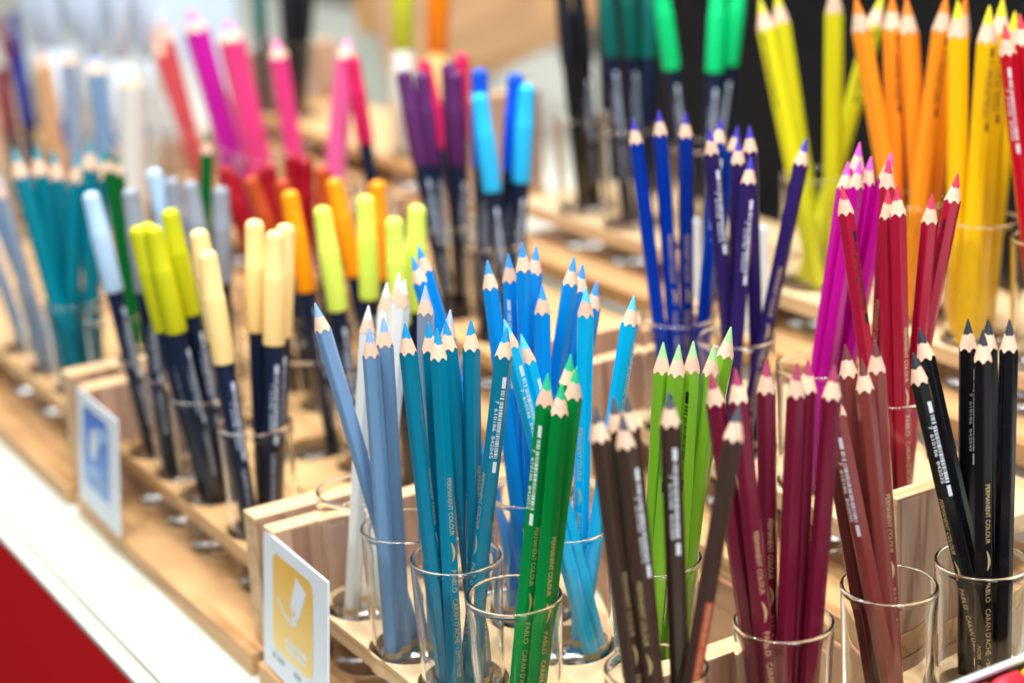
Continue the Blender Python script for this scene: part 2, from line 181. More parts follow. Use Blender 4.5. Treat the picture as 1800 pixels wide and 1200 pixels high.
 ('BKP', 'blackcap', 'n', (-1528.5, 700.8, -179.6), (-1522.7, 695.6, -315.0), 'blurred black pen on the far shelf', {}),
 ('BKP', 'blackcap', 'n', (-1531.1, 715.1, -176.2), (-1540.2, 708.3, -315.0), 'blurred black pen between two others on the far shelf', {}),
 ('BKP', 'blackcap', 'n', (-1520.4, 723.6, -181.2), (-1528.0, 706.3, -315.0), 'blurred black pen tilted on the far shelf', {}),
 ('BK2', 'pinecap', 'n', (-1577.7, 697.9, -182.8), (-1578.9, 694.0, -315.0), 'blurred dark teal pen on the far shelf', {}),
 ('RC3', 'redcap', 'n', (-1119.6, 464.5, -262.3), (-1108.0, 480.8, -401.0), 'deep red capped pen low beside the tilted grey cap', {}),
 ('RC3', 'redcap', 'n', (-1117.9, 481.0, -261.6), (-1121.1, 485.4, -401.0), 'deep red capped pen between violet and pink pencils', {}),
 ('S5', 'slate', 'K', (-1449.0, 471.0, -213.9), (-1450.9, 467.8, -401.0), 'blurred thick slate pencil before the white markers', {}),
 ('S6', 'steel', 'K', (-1388.0, 472.7, -214.1), (-1389.1, 470.8, -401.0), 'blurred thick grey-blue pencil before the white markers', {}),
 ('S7', 'natural', 'K', (-1512.0, 469.1, -222.8), (-1511.6, 473.3, -401.0), 'blurred thick natural wood pencil near the dark blue pen', {}),
 ('S8', 'palewhite', 'J', (-1315.2, 473.9, -213.3), (-1322.8, 459.0, -401.0), 'blurred thick off-white pencil above the forest green tips', {}),
 ('TU5', 'tubew', 'h', (-1710.3, 602.3, -177.7), (-1702.3, 613.2, -358.0), 'blurred white marker in the back row, between two front ones', {}),
 ('TU6', 'tubew', 'h', (-1810.4, 587.6, -180.5), (-1790.7, 621.3, -358.0), 'blurred white marker in the back row, nearer the frame edge', {}),
 ('TU7', 'tubew', 'h', (-1623.9, 598.4, -176.3), (-1616.8, 609.1, -358.0), 'blurred white marker in the back row, beside the salmon pencils', {}),
 ('S9', 'navycap', 'n', (-1586.1, 470.4, -237.5), (-1586.5, 474.6, -401.0), 'blurred dark blue pen on the near rack at the frame edge', {}),
 ('S10', 'marooncap', 'n', (-1645.0, 472.3, -254.6), (-1644.6, 473.7, -401.0), 'blurred maroon pen on the near rack at the frame edge', {})]
S = 0.001
rnd = random.Random(7)
scn = bpy.context.scene
C = scn.collection
PI = math.pi

def P(x, y, z): return Vector((x*S, y*S, (z+440)*S))

# ------------------------------------------------------------------ materials
def lin(c):
    c = c/255.0
    return c/12.92 if c <= 0.04045 else ((c+0.055)/1.055)**2.4
def rgb(c): return (lin(c[0]), lin(c[1]), lin(c[2]), 1)
MATS = {}
def newmat(name):
    m = bpy.data.materials.new(name); m.use_nodes = True
    nt = m.node_tree
    return m, nt, nt.nodes['Principled BSDF']
def varied(nt, b, col, scale, amount, stretch=(1, 1, 1), rough=None, bump=0.0):
    tc = nt.nodes.new('ShaderNodeTexCoord'); mp = nt.nodes.new('ShaderNodeMapping')
    mp.inputs['Scale'].default_value = stretch
    nt.links.new(tc.outputs['Object'], mp.inputs['Vector'])
    n = nt.nodes.new('ShaderNodeTexNoise'); n.inputs['Scale'].default_value = scale; n.inputs['Detail'].default_value = 4
    nt.links.new(mp.outputs[0], n.inputs['Vector'])
    mx = nt.nodes.new('ShaderNodeMix'); mx.data_type = 'RGBA'
    mx.inputs['A'].default_value = tuple(max(0, v*(1-amount)) for v in col[:3])+(1,)
    mx.inputs['B'].default_value = tuple(min(1, v*(1+amount)) for v in col[:3])+(1,)
    nt.links.new(n.outputs['Fac'], mx.inputs['Factor'])
    nt.links.new(mx.outputs['Result'], b.inputs['Base Color'])
    if rough:
        mr = nt.nodes.new('ShaderNodeMapRange')
        mr.inputs['To Min'].default_value = rough[0]; mr.inputs['To Max'].default_value = rough[1]
        nt.links.new(n.outputs['Fac'], mr.inputs['Value']); nt.links.new(mr.outputs[0], b.inputs['Roughness'])
    if bump:
        bp = nt.nodes.new('ShaderNodeBump'); bp.inputs['Strength'].default_value = bump; bp.inputs['Distance'].default_value = 0.0002
        nt.links.new(n.outputs['Fac'], bp.inputs['Height']); nt.links.new(bp.outputs[0], b.inputs['Normal'])
    return n
def paint(key, c, r=0.22):
    k = 'paint '+key
    if k not in MATS:
        m, nt, b = newmat(k)
        varied(nt, b, rgb(c), 160, 0.05, (1, 1, .5), (r-.05, r+.05), 0.012)
        b.inputs['Specular IOR Level'].default_value = .25 if sum(c) < 200 else .4
        b.inputs['Coat Weight'].default_value = .06 if sum(c) < 200 else .15; b.inputs['Coat Roughness'].default_value = .12
        MATS[k] = m
    return MATS[k]
def waxy(key, c):
    k = 'lead '+key
    if k not in MATS:
        m, nt, b = newmat(k)
        varied(nt, b, rgb(c), 900, 0.16, (1, 1, .5), (.42, .62), 0.35)
        b.inputs['Subsurface Weight'].default_value = .05
        b.inputs['Subsurface Radius'].default_value = (.001, .001, .001)
        MATS[k] = m
    return MATS[k]
def plastic(key, c, r=.4, spec=.28):
    k = 'plastic '+key
    if k not in MATS:
        m, nt, b = newmat(k)
        varied(nt, b, rgb(c), 140, 0.05, (1, 1, .3), (r-.06, r+.08), 0.05)
        b.inputs['Specular IOR Level'].default_value = spec
        MATS[k] = m
    return MATS[k]
def flat(key, c, r=.5, metal=0.0, spec=.5):
    if key not in MATS:
        m, nt, b = newmat(key)
        varied(nt, b, rgb(c), 400, .05)
        b.inputs['Roughness'].default_value = r; b.inputs['Metallic'].default_value = metal; b.inputs['Specular IOR Level'].default_value = spec
        MATS[key] = m
    return MATS[key]
def wood(key, light, dark, axis, lines=1.0, band=55.0, rough=.48):
    """grain runs along axis (0,1,2) of the object"""
    if key in MATS: return MATS[key]
    m, nt, b = newmat(key)
    tc = nt.nodes.new('ShaderNodeTexCoord'); mp = nt.nodes.new('ShaderNodeMapping')
    sc = [1.0, 1.0, 1.0]; sc[axis] = .045
    mp.inputs['Scale'].default_value = sc
    nt.links.new(tc.outputs['Object'], mp.inputs['Vector'])
    n1 = nt.nodes.new('ShaderNodeTexNoise'); n1.inputs['Scale'].default_value = band; n1.inputs['Detail'].default_value = 3; n1.inputs['Distortion'].default_value = .25
    n2 = nt.nodes.new('ShaderNodeTexNoise'); n2.inputs['Scale'].default_value = band*14; n2.inputs['Detail'].default_value = 3
    nt.links.new(mp.outputs[0], n1.inputs['Vector']); nt.links.new(mp.outputs[0], n2.inputs['Vector'])
    # growth rings: a sine of the stretched noise, sharpened to thin late-wood lines
    mu = nt.nodes.new('ShaderNodeMath'); mu.operation = 'MULTIPLY'; mu.inputs[1].default_value = 46*lines
    si = nt.nodes.new('ShaderNodeMath'); si.operation = 'SINE'
    nt.links.new(n1.outputs['Fac'], mu.inputs[0]); nt.links.new(mu.outputs[0], si.inputs[0])
    cr = nt.nodes.new('ShaderNodeValToRGB')
    e = cr.color_ramp.elements
    e[0].position = .0; e[0].color = (0, 0, 0, 1); e[1].position = 1; e[1].color = (.8, .8, .8, 1)
    x = cr.color_ramp.elements.new(.72); x.color = (.12, .12, .12, 1)
    mr = nt.nodes.new('ShaderNodeMapRange'); mr.inputs['From Min'].default_value = -1
    nt.links.new(si.outputs[0], mr.inputs['Value']); nt.links.new(mr.outputs[0], cr.inputs[0])
    ad = nt.nodes.new('ShaderNodeMath'); ad.operation = 'MULTIPLY_ADD'; ad.inputs[1].default_value = .45; ad.inputs[2].default_value = -.16
    nt.links.new(n2.outputs['Fac'], ad.inputs[0])
    sm = nt.nodes.new('ShaderNodeMath'); sm.operation = 'ADD'; sm.use_clamp = True
    nt.links.new(cr.outputs[0], sm.inputs[0]); nt.links.new(ad.outputs[0], sm.inputs[1])
    mx = nt.nodes.new('ShaderNodeMix'); mx.data_type = 'RGBA'
    mx.inputs['A'].default_value = rgb(light); mx.inputs['B'].default_value = rgb(dark)
    nt.links.new(sm.outputs[0], mx.inputs['Factor']); nt.links.new(mx.outputs['Result'], b.inputs['Base Color'])
    b.inputs['Roughness'].default_value = rough; b.inputs['Specular IOR Level'].default_value = .35
    bp = nt.nodes.new('ShaderNodeBump'); bp.inputs['Strength'].default_value = .12; bp.inputs['Distance'].default_value = .0003
    nt.links.new(sm.outputs[0], bp.inputs['Height']); nt.links.new(bp.outputs[0], b.inputs['Normal'])
    MATS[key] = m
    return m
def glass():
    if 'clear glass' not in MATS:
        m, nt, b = newmat('clear glass')
        b.inputs['Base Color'].default_value = (.985, .992, .985, 1)
        b.inputs['Transmission Weight'].default_value = 1; b.inputs['Roughness'].default_value = .0
        b.inputs['IOR'].default_value = 1.3
        MATS['clear glass'] = m
    return MATS['clear glass']
GOLD = flat('gold foil', (232, 204, 140), .34, .45)
WHITEINK = flat('white ink', (228, 232, 236), .45)
BLACKINK = flat('black ink', (18, 16, 18), .5)
REDINK = flat('red foil', (190, 70, 55), .4, .3)
SILVERINK = flat('silver ink', (206, 218, 236), .45, .0)
CONE = None
def conewood():
    global CONE
    if CONE: return CONE
    m, nt, b = newmat('sharpened cedar')
    n = varied(nt, b, rgb((232, 192, 162)), 1500, .22, (1, 1, .06), (.5, .68), .4)
    n2 = nt.nodes.new('ShaderNodeTexNoise'); n2.inputs['Scale'].default_value = 60
    oi = nt.nodes.new('ShaderNodeObjectInfo'); hs = nt.nodes.new('ShaderNodeHueSaturation')
    mr = nt.nodes.new('ShaderNodeMapRange'); mr.inputs['To Min'].default_value = .84; mr.inputs['To Max'].default_value = 1.1
    nt.links.new(oi.outputs['Random'], mr.inputs['Value']); nt.links.new(mr.outputs[0], hs.inputs['Value'])
    src = b.inputs['Base Color'].links[0].from_socket
    nt.links.new(src, hs.inputs['Color']); nt.links.new(hs.outputs[0], b.inputs['Base Color'])
    CONE = m
    return m

# ------------------------------------------------------------------ objects
def mesh(name, verts, faces, mat, smooth=False):
    me = bpy.data.meshes.new(name); me.from_pydata([tuple(v) for v in verts], [], faces)
    me.materials.append(mat)
    if smooth: me.polygons.foreach_set('use_smooth', [True]*len(me.polygons))
    me.update()
    return me
def link(name, me, parent=None, loc=None):
    o = bpy.data.objects.new(name, me); C.objects.link(o)
    if parent: o.parent = parent
    if loc is not None: o.location = loc
    return o
def thing(name, label, cat, loc, group=None, rot=None):
    o = bpy.data.objects.new(name, None); C.objects.link(o)
    o.empty_display_size = .02; o.location = loc
    if rot is not None: o.rotation_mode = 'QUATERNION'; o.rotation_quaternion = rot
    o['label'] = label; o['category'] = cat
    if group: o['group'] = group
    return o
def tag(o, label, cat, group=None):
    o['label'] = label; o['category'] = cat
    if group: o['group'] = group
    return o
def box_mesh(name, x0, x1, y0, y1, z0, z1, mat, bev=.0008):
    bm = bmesh.new()
    bmesh.ops.create_cube(bm, size=1)
    for v in bm.verts:
        v.co = Vector(((x0+x1)/2+(x1-x0)*v.co.x, (y0+y1)/2+(y1-y0)*v.co.y, (z0+z1)/2+(z1-z0)*v.co.z))*S
    if bev: bmesh.ops.bevel(bm, geom=bm.edges[:], offset=bev, segments=2, affect='EDGES', profile=.6)
    me = bpy.data.meshes.new(name); bm.to_mesh(me); bm.free(); me.materials.append(mat)
    return me
def lathe(name, prof, mat, n=64, smooth=True, closed=False):
    vs, fs = [], []
    rows = []
    for r, z in prof:
        if r < 1e-6:
            rows.append([len(vs)]); vs.append((0, 0, z*S))
        else:
            rows.append(list(range(len(vs), len(vs)+n)))
            for i in range(n):
                a = 2*PI*i/n; vs.append((r*math.cos(a)*S, r*math.sin(a)*S, z*S))
    for A, B in zip(rows[:-1], rows[1:]):
        for i in range(n):
            j = (i+1) % n
            if len(A) == 1 and len(B) == 1: continue
            if len(A) == 1: fs.append((A[0], B[j], B[i]))
            elif len(B) == 1: fs.append((A[i], A[j], B[0]))
            else: fs.append((A[i], A[j], B[j], B[i]))
    return mesh(name, vs, fs, mat, smooth)

# ------------------------------------------------------------------ writing
_tc = {}
def text_polys(body, size, shear=0.0, space=1.0):
    k = (body, size, shear, space)
    if k in _tc: return _tc[k]
    cu = bpy.data.curves.new('lettering_curve', 'FONT'); cu.body = body; cu.size = size; cu.shear = shear
    cu.resolution_u = 3; cu.space_character = space
    o = bpy.data.objects.new('lettering_curve', cu); C.objects.link(o)
    dg = bpy.context.evaluated_depsgraph_get(); dg.update()
    me = bpy.data.meshes.new_from_object(o.evaluated_get(dg))
    v = [(p.co.x, p.co.y) for p in me.vertices]; f = [tuple(p.vertices) for p in me.polygons]
    bpy.data.objects.remove(o); bpy.data.meshes.remove(me); bpy.data.curves.remove(cu)
    x0 = min(p[0] for p in v); v = [(p[0]-x0, p[1]) for p in v]
    _tc[k] = (v, f)
    return v, f
def wrap(items, phi, rad, L, cyl):
    """items: (polys (verts in (down, right) mm, faces)); lays them on the facet whose normal is at phi, reading towards the bottom"""
    vs, fs = [], []
    n = (math.sin(phi), -math.cos(phi)); t = (math.cos(phi), math.sin(phi))
    for v, f in items:
        o = len(vs)
        for d, r in v:
            if cyl:
                a = phi+r/rad; vs.append((math.sin(a)*(rad+.05)*S, -math.cos(a)*(rad+.05)*S, (L-d)*S))
            else:
                vs.append(((n[0]*(rad+.03)+t[0]*r)*S, (n[1]*(rad+.03)+t[1]*r)*S, (L-d)*S))
        fs += [tuple(o+i for i in q) for q in f]
    return vs, fs
def put_text(body, size, d0, r0, length=None, shear=0.0, space=1.0):
    v, f = text_polys(body, size, shear, space)
    k = 1.0
    if length: k = length/max(p[0] for p in v)
    return [(d0+p[0]*k, r0+p[1]) for p in v], f
def rect(d0, d1, r0, r1): return [(d0, r0), (d1, r0), (d1, r1), (d0, r1)], [(0, 1, 2, 3)]
def bars(d0, d1, r0, r1, seed):
    q = random.Random(seed); out = []; d = d0
    while d < d1-.4:
        w = q.choice((.3, .3, .55, .8)); out.append(rect(d, min(d+w, d1), r0, r1)); d += w+q.choice((.3, .3, .5))
    return out
def lettering_items(kind=0):
    it = [put_text('PERMANENT COLOUR', 2.9, 66, -1.0, 26)]
    # the flourish between the two lines of foil
    top, bot = [], []
    for i in range(13):
        u = i/12; w = .55*math.sin(PI*u)**.7+.05; c = .9*math.sin(u*PI*1.05-.25)-.3
        top.append((95+9*u, c+w)); bot.append((95+9*u, c-w))
    it.append((top+bot[::-1], [(i, i+1, 24-i, 25-i) for i in range(12)]))
    it.append(put_text('PABLO', 3.2, 108, -1.1, 10, space=1.1))
    it.append(put_text("CARAN D'ACHE", 3.3, 121, -1.1, 21))
    it.append(put_text('\u2022 SWISS MADE', 2.6, 144, -.9, 14))
    return it
def second_items(): return [put_text('NOIR - BLACK', 2.4, 138, -.9, 17)]
def barcode_items(seed, full=True, side=1):
    it = [rect(22, 27, .15*side, 1.75*side)]
    it += bars(28, 31, .15*side, 1.75*side, seed)
    it.append(rect(31.2, 31.9, .0, 1.8*side))
    it += bars(33, 59, .1*side, 1.7*side, seed+1)
    it.append(put_text('7  610186  8420%02d' % (seed*7 % 90+10), 2.0, 32.5, -1.7 if side > 0 else .2, 26))
    it.append(rect(60, 65, .15*side, 1.75*side))
    return [(([(d, r) for d, r in v]), f) for v, f in it]

# ------------------------------------------------------------------ sticks
TAN = .262
def section(ap, n=10, rc=.955):
    """points of a hexagon with eased corners, facet normals at -90 deg + k*60"""
    pts = []
    for k in range(6):
        for i in range(n):
            a = -PI/6+PI/3*i/n
            r = min(ap/math.cos(a), ap/math.cos(PI/6)*rc)
            pts.append((a+k*PI/3-PI/2, r))
    return pts
WOODT, LEADT = {}, {}
def tip_meshes(ap, lead, seed, TAN=TAN):
    """cone and lead are built with the tip at z = 0; the same meshes serve every pencil of that size"""
    k = (ap, seed)
    if k not in WOODT:
        q = random.Random(seed)
        sec = section(ap); n = len(sec); lr = ap*.56
        ph = q.random()*6; lo, mid, hi, = [], [], []
        vs = []
        ring_l = []
        for a, r in sec:
            wob = .35*math.sin(2*a+ph)+.2*math.sin(5*a+ph*2)
            zz = -(lr/TAN)+wob; ring_l.append((a, -zz*TAN, zz))
        rows = []
        for f in (0, .33, .66, 1):
            row = []
            for (a, r), (_, rl, zl) in zip(sec, ring_l):
                rb = r-.05; zb = -rb/TAN
                rr = rl+(rb-rl)*f; z = zl+(zb-zl)*f; rr += .04*math.sin(a*9+f*3)*(f*(1-f))*4
                row.append(len(vs)); vs.append((rr*math.cos(a)*S, rr*math.sin(a)*S, z*S))
            rows.append(row)
        fs = []
        for A, B in zip(rows[:-1], rows[1:]):
            for i in range(n):
                j = (i+1) % n; fs.append((A[j], A[i], B[i], B[j]))
        WOODT[k] = mesh('wood_cone', vs, fs, conewood(), True)
        vl, fl, rl = [], [], []
        tr = .42*ap/3.47
        for f in (0, .3, .6, .85, 1):
            row = []
            for a, r0, z0 in ring_l:
                rr = r0+(tr-r0)*f; z = z0+((-tr/TAN)-z0)*f
                row.append(len(vl)); vl.append((rr*math.cos(a)*S, rr*math.sin(a)*S, z*S))
            rl.append(row)
        for g, zz in ((.75, .45), (.4, .75)):
            row = []
            for a, r0, z0 in ring_l:
                row.append(len(vl)); vl.append((tr*g*math.cos(a)*S, tr*g*math.sin(a)*S, (-tr/TAN+zz*tr*1.6)*S))
            rl.append(row)
        for A, B in zip(rl[:-1], rl[1:]):
            for i in range(n):
                j = (i+1) % n; fl.append((A[i], A[j], B[j], B[i]))
        fl.append(tuple(rl[-1]))
        LEADT[k] = (vl, fl)
    if (k, lead.name) not in LEADT:
        vl, fl = LEADT[k]
        me = mesh('lead', vl, fl, lead, True); LEADT[(k, lead.name)] = me
    return WOODT[k], LEADT[(k, lead.name)]

PENCIL = {  # body, lead
 'teal': ((0, 122, 152), (0, 146, 200)), 'green': ((0, 132, 56), (25, 185, 128)), 'steel': ((116, 152, 188), (140, 175, 228)),
 'slate': ((140, 156, 178), (178, 190, 222)), 'white': ((246, 246, 238), (240, 244, 246)), 'azure': ((0, 140, 220), (58, 150, 232)),
 'cyan': ((0, 182, 236), (92, 204, 238)), 'brown': ((66, 48, 40), (78, 84, 92)), 'lime': ((122, 180, 40), (164, 214, 142)),
 'burgundy': ((112, 22, 48), (168, 58, 92)), 'rust': ((132, 56, 52), (116, 54, 54)), 'rustdark': ((96, 40, 40), (110, 50, 50)),
 'black': ((20, 20, 24), (44, 52, 64)), 'crimson': ((172, 18, 52), (204, 52, 88)), 'magenta': ((192, 0, 142), (228, 88, 192)),
 'royal': ((0, 48, 150), (62, 52, 168)), 'indigo': ((44, 30, 92), (66, 58, 178)), 'yellow': ((216, 212, 30), (216, 212, 56)),
 'orange': ((252, 152, 34), (250, 134, 30)), 'gold': ((252, 196, 10), (232, 218, 36)), 'red': ((190, 12, 34), (220, 66, 78)),
 'deepteal': ((0, 122, 140), (60, 150, 165)), 'cocoa': ((150, 95, 70), (120, 80, 60)), 'forest': ((0, 98, 38), (20, 110, 50)),
 'violet': ((196, 24, 160), (226, 90, 190)), 'pink': ((226, 62, 128), (240, 120, 190)), 'lightpink': ((240, 98, 160), (244, 150, 200)),
 'salmon': ((200, 76, 82), (214, 120, 120)), 'natural': ((206, 158, 112), (170, 120, 90)), 'palewhite': ((214, 214, 206), (225, 225, 220))}
CAP = {'cream': (248, 214, 142), 'olive': (190, 190, 16), 'greycap': (140, 146, 156), 'palecap': (176, 206, 234), 'limecap': (216, 238, 96),
 'orangecap': (250, 152, 6), 'rustcap': (172, 66, 22), 'redcap': (150, 3, 24), 'plumcap': (88, 36, 92), 'rosecap': (206, 24, 86),
 'skycap': (40, 186, 244), 'bluecap': (0, 78, 196), 'blackcap': (24, 26, 32), 'pinecap': (0, 92, 84), 'jadecap': (0, 206, 120),
 'limemark': (206, 222, 60), 'orangemark': (250, 140, 18), 'tubew': (200, 216, 238), 'navycap': (14, 40, 130), 'marooncap': (110, 22, 50)}
DARK = {'teal', 'green', 'brown', 'burgundy', 'rust', 'black', 'royal', 'indigo', 'azure', 'cyan', 'red'}
GROUPS = {}
for c, col, ty, tip, bot, lab, o in STICKS: GROUPS[(c, col)] = GROUPS.get((c, col), 0)+1
WORD = {'azure': 'azure', 'steel': 'grey-blue', 'palecap': 'pale blue capped'}
def stick(idx, c, col, ty, tip, bot, lab, o):
    tip = P(*tip); bot = P(*bot); ax = (tip-bot).normalized(); L = (tip-bot).length/S
    cam = P(0, 0, 0)
    fr = cam-(bot+tip)/2; fr = (fr-ax*fr.dot(ax)).normalized(); xr = ax.cross(fr)*-1
    M = Matrix((xr, -fr, ax)).transposed()     # local -Y looks to the aisle side, local X to the right
    if M.determinant() < 0: M = Matrix((-xr, -fr, ax)).transposed()
    q = M.to_quaternion()
    grp = '%s %s in one glass cup' % (col.replace('cap', ' capped').replace('mark', ' marker'), 'pens' if ty in 'nh' else 'pencils')
    g = grp if GROUPS[(c, col)] > 1 else None
    r = random.Random(idx*13+5)
    if ty in 'pqPJKD':
        ap = {'p': 3.47, 'q': 4.0, 'P': 4.9, 'J': 9.3, 'K': 6.8, 'D': 5.2}[ty]
        t = thing('coloured_pencil', lab, 'pencil', bot, g, q)
        roll = r.uniform(-.5, .5)
        for kx in 'LBDR':
            if kx in o: roll = math.radians(o[kx]); break
        bc, lc = PENCIL[col]; TN = {'J': .62, 'K': .5}.get(ty, TAN)
        sec = section(ap)
        vs, fs = [], []
        n = len(sec)
        for a, rr in sec: vs.append((rr*math.cos(a+roll)*S, rr*math.sin(a+roll)*S, .0006))
        for a, rr in sec: vs.append((rr*math.cos(a+roll)*S, rr*math.sin(a+roll)*S, (L-rr/TN+r.uniform(-.12, .12))*S))
        for i in range(n):
            j = (i+1) % n; fs.append((i, j, n+j, n+i))
        fs.append(tuple(range(n))[::-1])
        link('painted_body', mesh('painted_body', vs, fs, paint(col, bc)), t)
        w, l = tip_meshes(ap, waxy(col, lc), r.randrange(5), TN)
        for nm, me in (('wood_cone', w), ('lead', l)):
            ob = link(nm, me, t, (0, 0, L*S)); ob.rotation_euler = (0, 0, roll)
        if ty == 'p' and col not in ('deepteal', 'forest', 'cocoa', 'palewhite', 'salmon'):
            vs, fs = [], []
            for z in (4.2, 7.4):
                for a, rr in sec: vs.append(((rr+.04)*math.cos(a+roll)*S, (rr+.04)*math.sin(a+roll)*S, z*S))
            for i in range(n):
                j = (i+1) % n; fs.append((i, j, n+j, n+i))
            link('end_band', mesh('end_band', vs, fs, GOLD), t)
        def fac(deg):   # the facet whose normal lies nearest the wanted angle
            k = round((math.radians(deg)-roll)/(PI/3)); return roll+k*PI/3
        if 'L' in o:
            v, f = wrap(lettering_items(), fac(o['L']), ap, L, False); link('gold_lettering', mesh('gold_lettering', v, f, GOLD), t)
        if 'N' in o and col == 'black':
            v, f = wrap(second_items(), fac(o['L']-60 if o['N'] else o['L']+60), ap, L, False); link('colour_name', mesh('colour_name', v, f, GOLD), t)
        if 'R' in o:
            v, f = wrap([rect(78, 112, -1.6, 1.6)], fac(o['R']), ap, L, False); link('red_lettering', mesh('red_lettering', v, f, REDINK), t)
            v, f = wrap([put_text('PERMANENT COLOUR', 2.6, 79, -.95, 32)], fac(o['R']), ap+.03, L, False); link('gold_lettering', mesh('gold_lettering', v, f, GOLD), t)
        if 'B' in o:
            v, f = wrap(barcode_items(idx), fac(o['B']), ap, L, False); link('white_barcode', mesh('white_barcode', v, f, WHITEINK), t)
        if 'D' in o:
            v, f = wrap(barcode_items(idx), fac(o['D']), ap, L, False); link('black_barcode', mesh('black_barcode', v, f, BLACKINK), t)
    elif ty == 'n':
        t = thing('brush_pen', lab, 'pen', bot, g, q)
        nv = {'blackcap': (20, 22, 28)}.get(col, (19, 32, 60))
        body = [(0, .5), (3.8, .6), (4.3, 1.4), (5.0, L-66), (5.0, L-57)]
        link('pen_body', lathe('pen_body', body, plastic('navy'+str(nv), nv, .38), 28), t)
        cl = 60
        pr = [(5.05, L-cl+.2), (5.7, L-cl), (5.78, L-cl+.6), (5.65, L-25), (5.5, L-24.2), (5.2, L-23.6), (5.0, L-4.2), (4.75, L-2.6), (3.8, L-.9), (2.3, L-.2), (0, L)]
        link('cap', lathe('cap', pr, plastic(col, CAP[col], .42), 28), t)
        if 'B' in o:
            d = 48
            it = [([(p[0]+d, p[1]*1.25) for p in v], f) for v, f in barcode_items(idx)]
            it.append(put_text("CARAN D'ACHE", 3.4, 118, -1.2, 26))
            v, f = wrap(it, math.radians(o['B']), 5.03, L, True); link('white_barcode', mesh('white_barcode', v, f, SILVERINK), t)
    else:
        t = thing('marker_pen', lab, 'marker', bot, g, q)
        R_ = 9.0
        bodyc = (226, 226, 214) if col == 'limemark' else (240, 196, 120) if col == 'orangemark' else (214, 224, 236)
        link('marker_body', lathe('marker_body', [(0, .5), (R_-1.2, .6), (R_-.4, 2), (R_-.4, L-80), (R_-1.2, L-79)], plastic('body'+col, bodyc, .3), 28), t)
        link('cap', lathe('cap', [(R_-.6, L-84), (R_, L-83.6), (R_, L-6), (R_-1.2, L-1.5), (R_-3.5, L), (0, L)], plastic(col, CAP[col], .35), 28), t)
        if col == 'tubew':
            link('blue_band', lathe('blue_band', [(R_-.35, 6), (R_-.3, 6.1), (R_-.3, 34), (R_-.35, 34.1)], plastic('blueband', (20, 120, 214), .35), 28), t)
    return t

for i, s in enumerate(STICKS): stick(i, *s)

# ------------------------------------------------------------------ cups
CUPMESH = {}
def cup_mesh(k):
    if k in CUPMESH: return CUPMESH[k]
    H = 92.0
    t = 1.45
    out = []
    for i in range(15):
        u = i/14; z = 1.6+(H-2.4-1.6)*u
        out.append((17.0+3.0*u**.8, z))
    prof = [(0, .35), (13.5, .35), (15.4, 0), (16.5, .4)]+out+[(20.12, H-1.6), (20.12, H-.95), (19.88, H-.4), (19.5, H-.08), (19.15, H), (18.76, H-.12), (18.5, H-.5), (18.42, H-1.1), (18.44, H-1.8)]
    inn = []
    for i in range(14):
        u = 1-i/14; z = 29+(H-3.2-29)*u; zz = (z-1.6)/(H-4.0)
        inn.append((17.0+3.0*zz**.8-t, z))
    prof += inn+[(16.0, 27.6), (14.6, 26.4), (11, 25.9), (0, 25.6)]
    me = lathe('glass_cup', prof, glass(), 96)
    m = glass().copy(); m.name = 'fire polished rim'
    b = m.node_tree.nodes['Principled BSDF']; b.inputs['Roughness'].default_value = .10; b.inputs['IOR'].default_value = 1.5
    me.materials.append(m)
    for p in me.polygons:
        if p.center.z > (H-2.2)*S: p.material_index = 1
    m2 = glass().copy(); m2.name = 'solid glass base'; m2.node_tree.nodes['Principled BSDF'].inputs['IOR'].default_value = 1.5
    me.materials.append(m2)
    for p in me.polygons:
        if p.center.z < 24*S: p.material_index = 2
    CUPMESH[k] = me
    return me
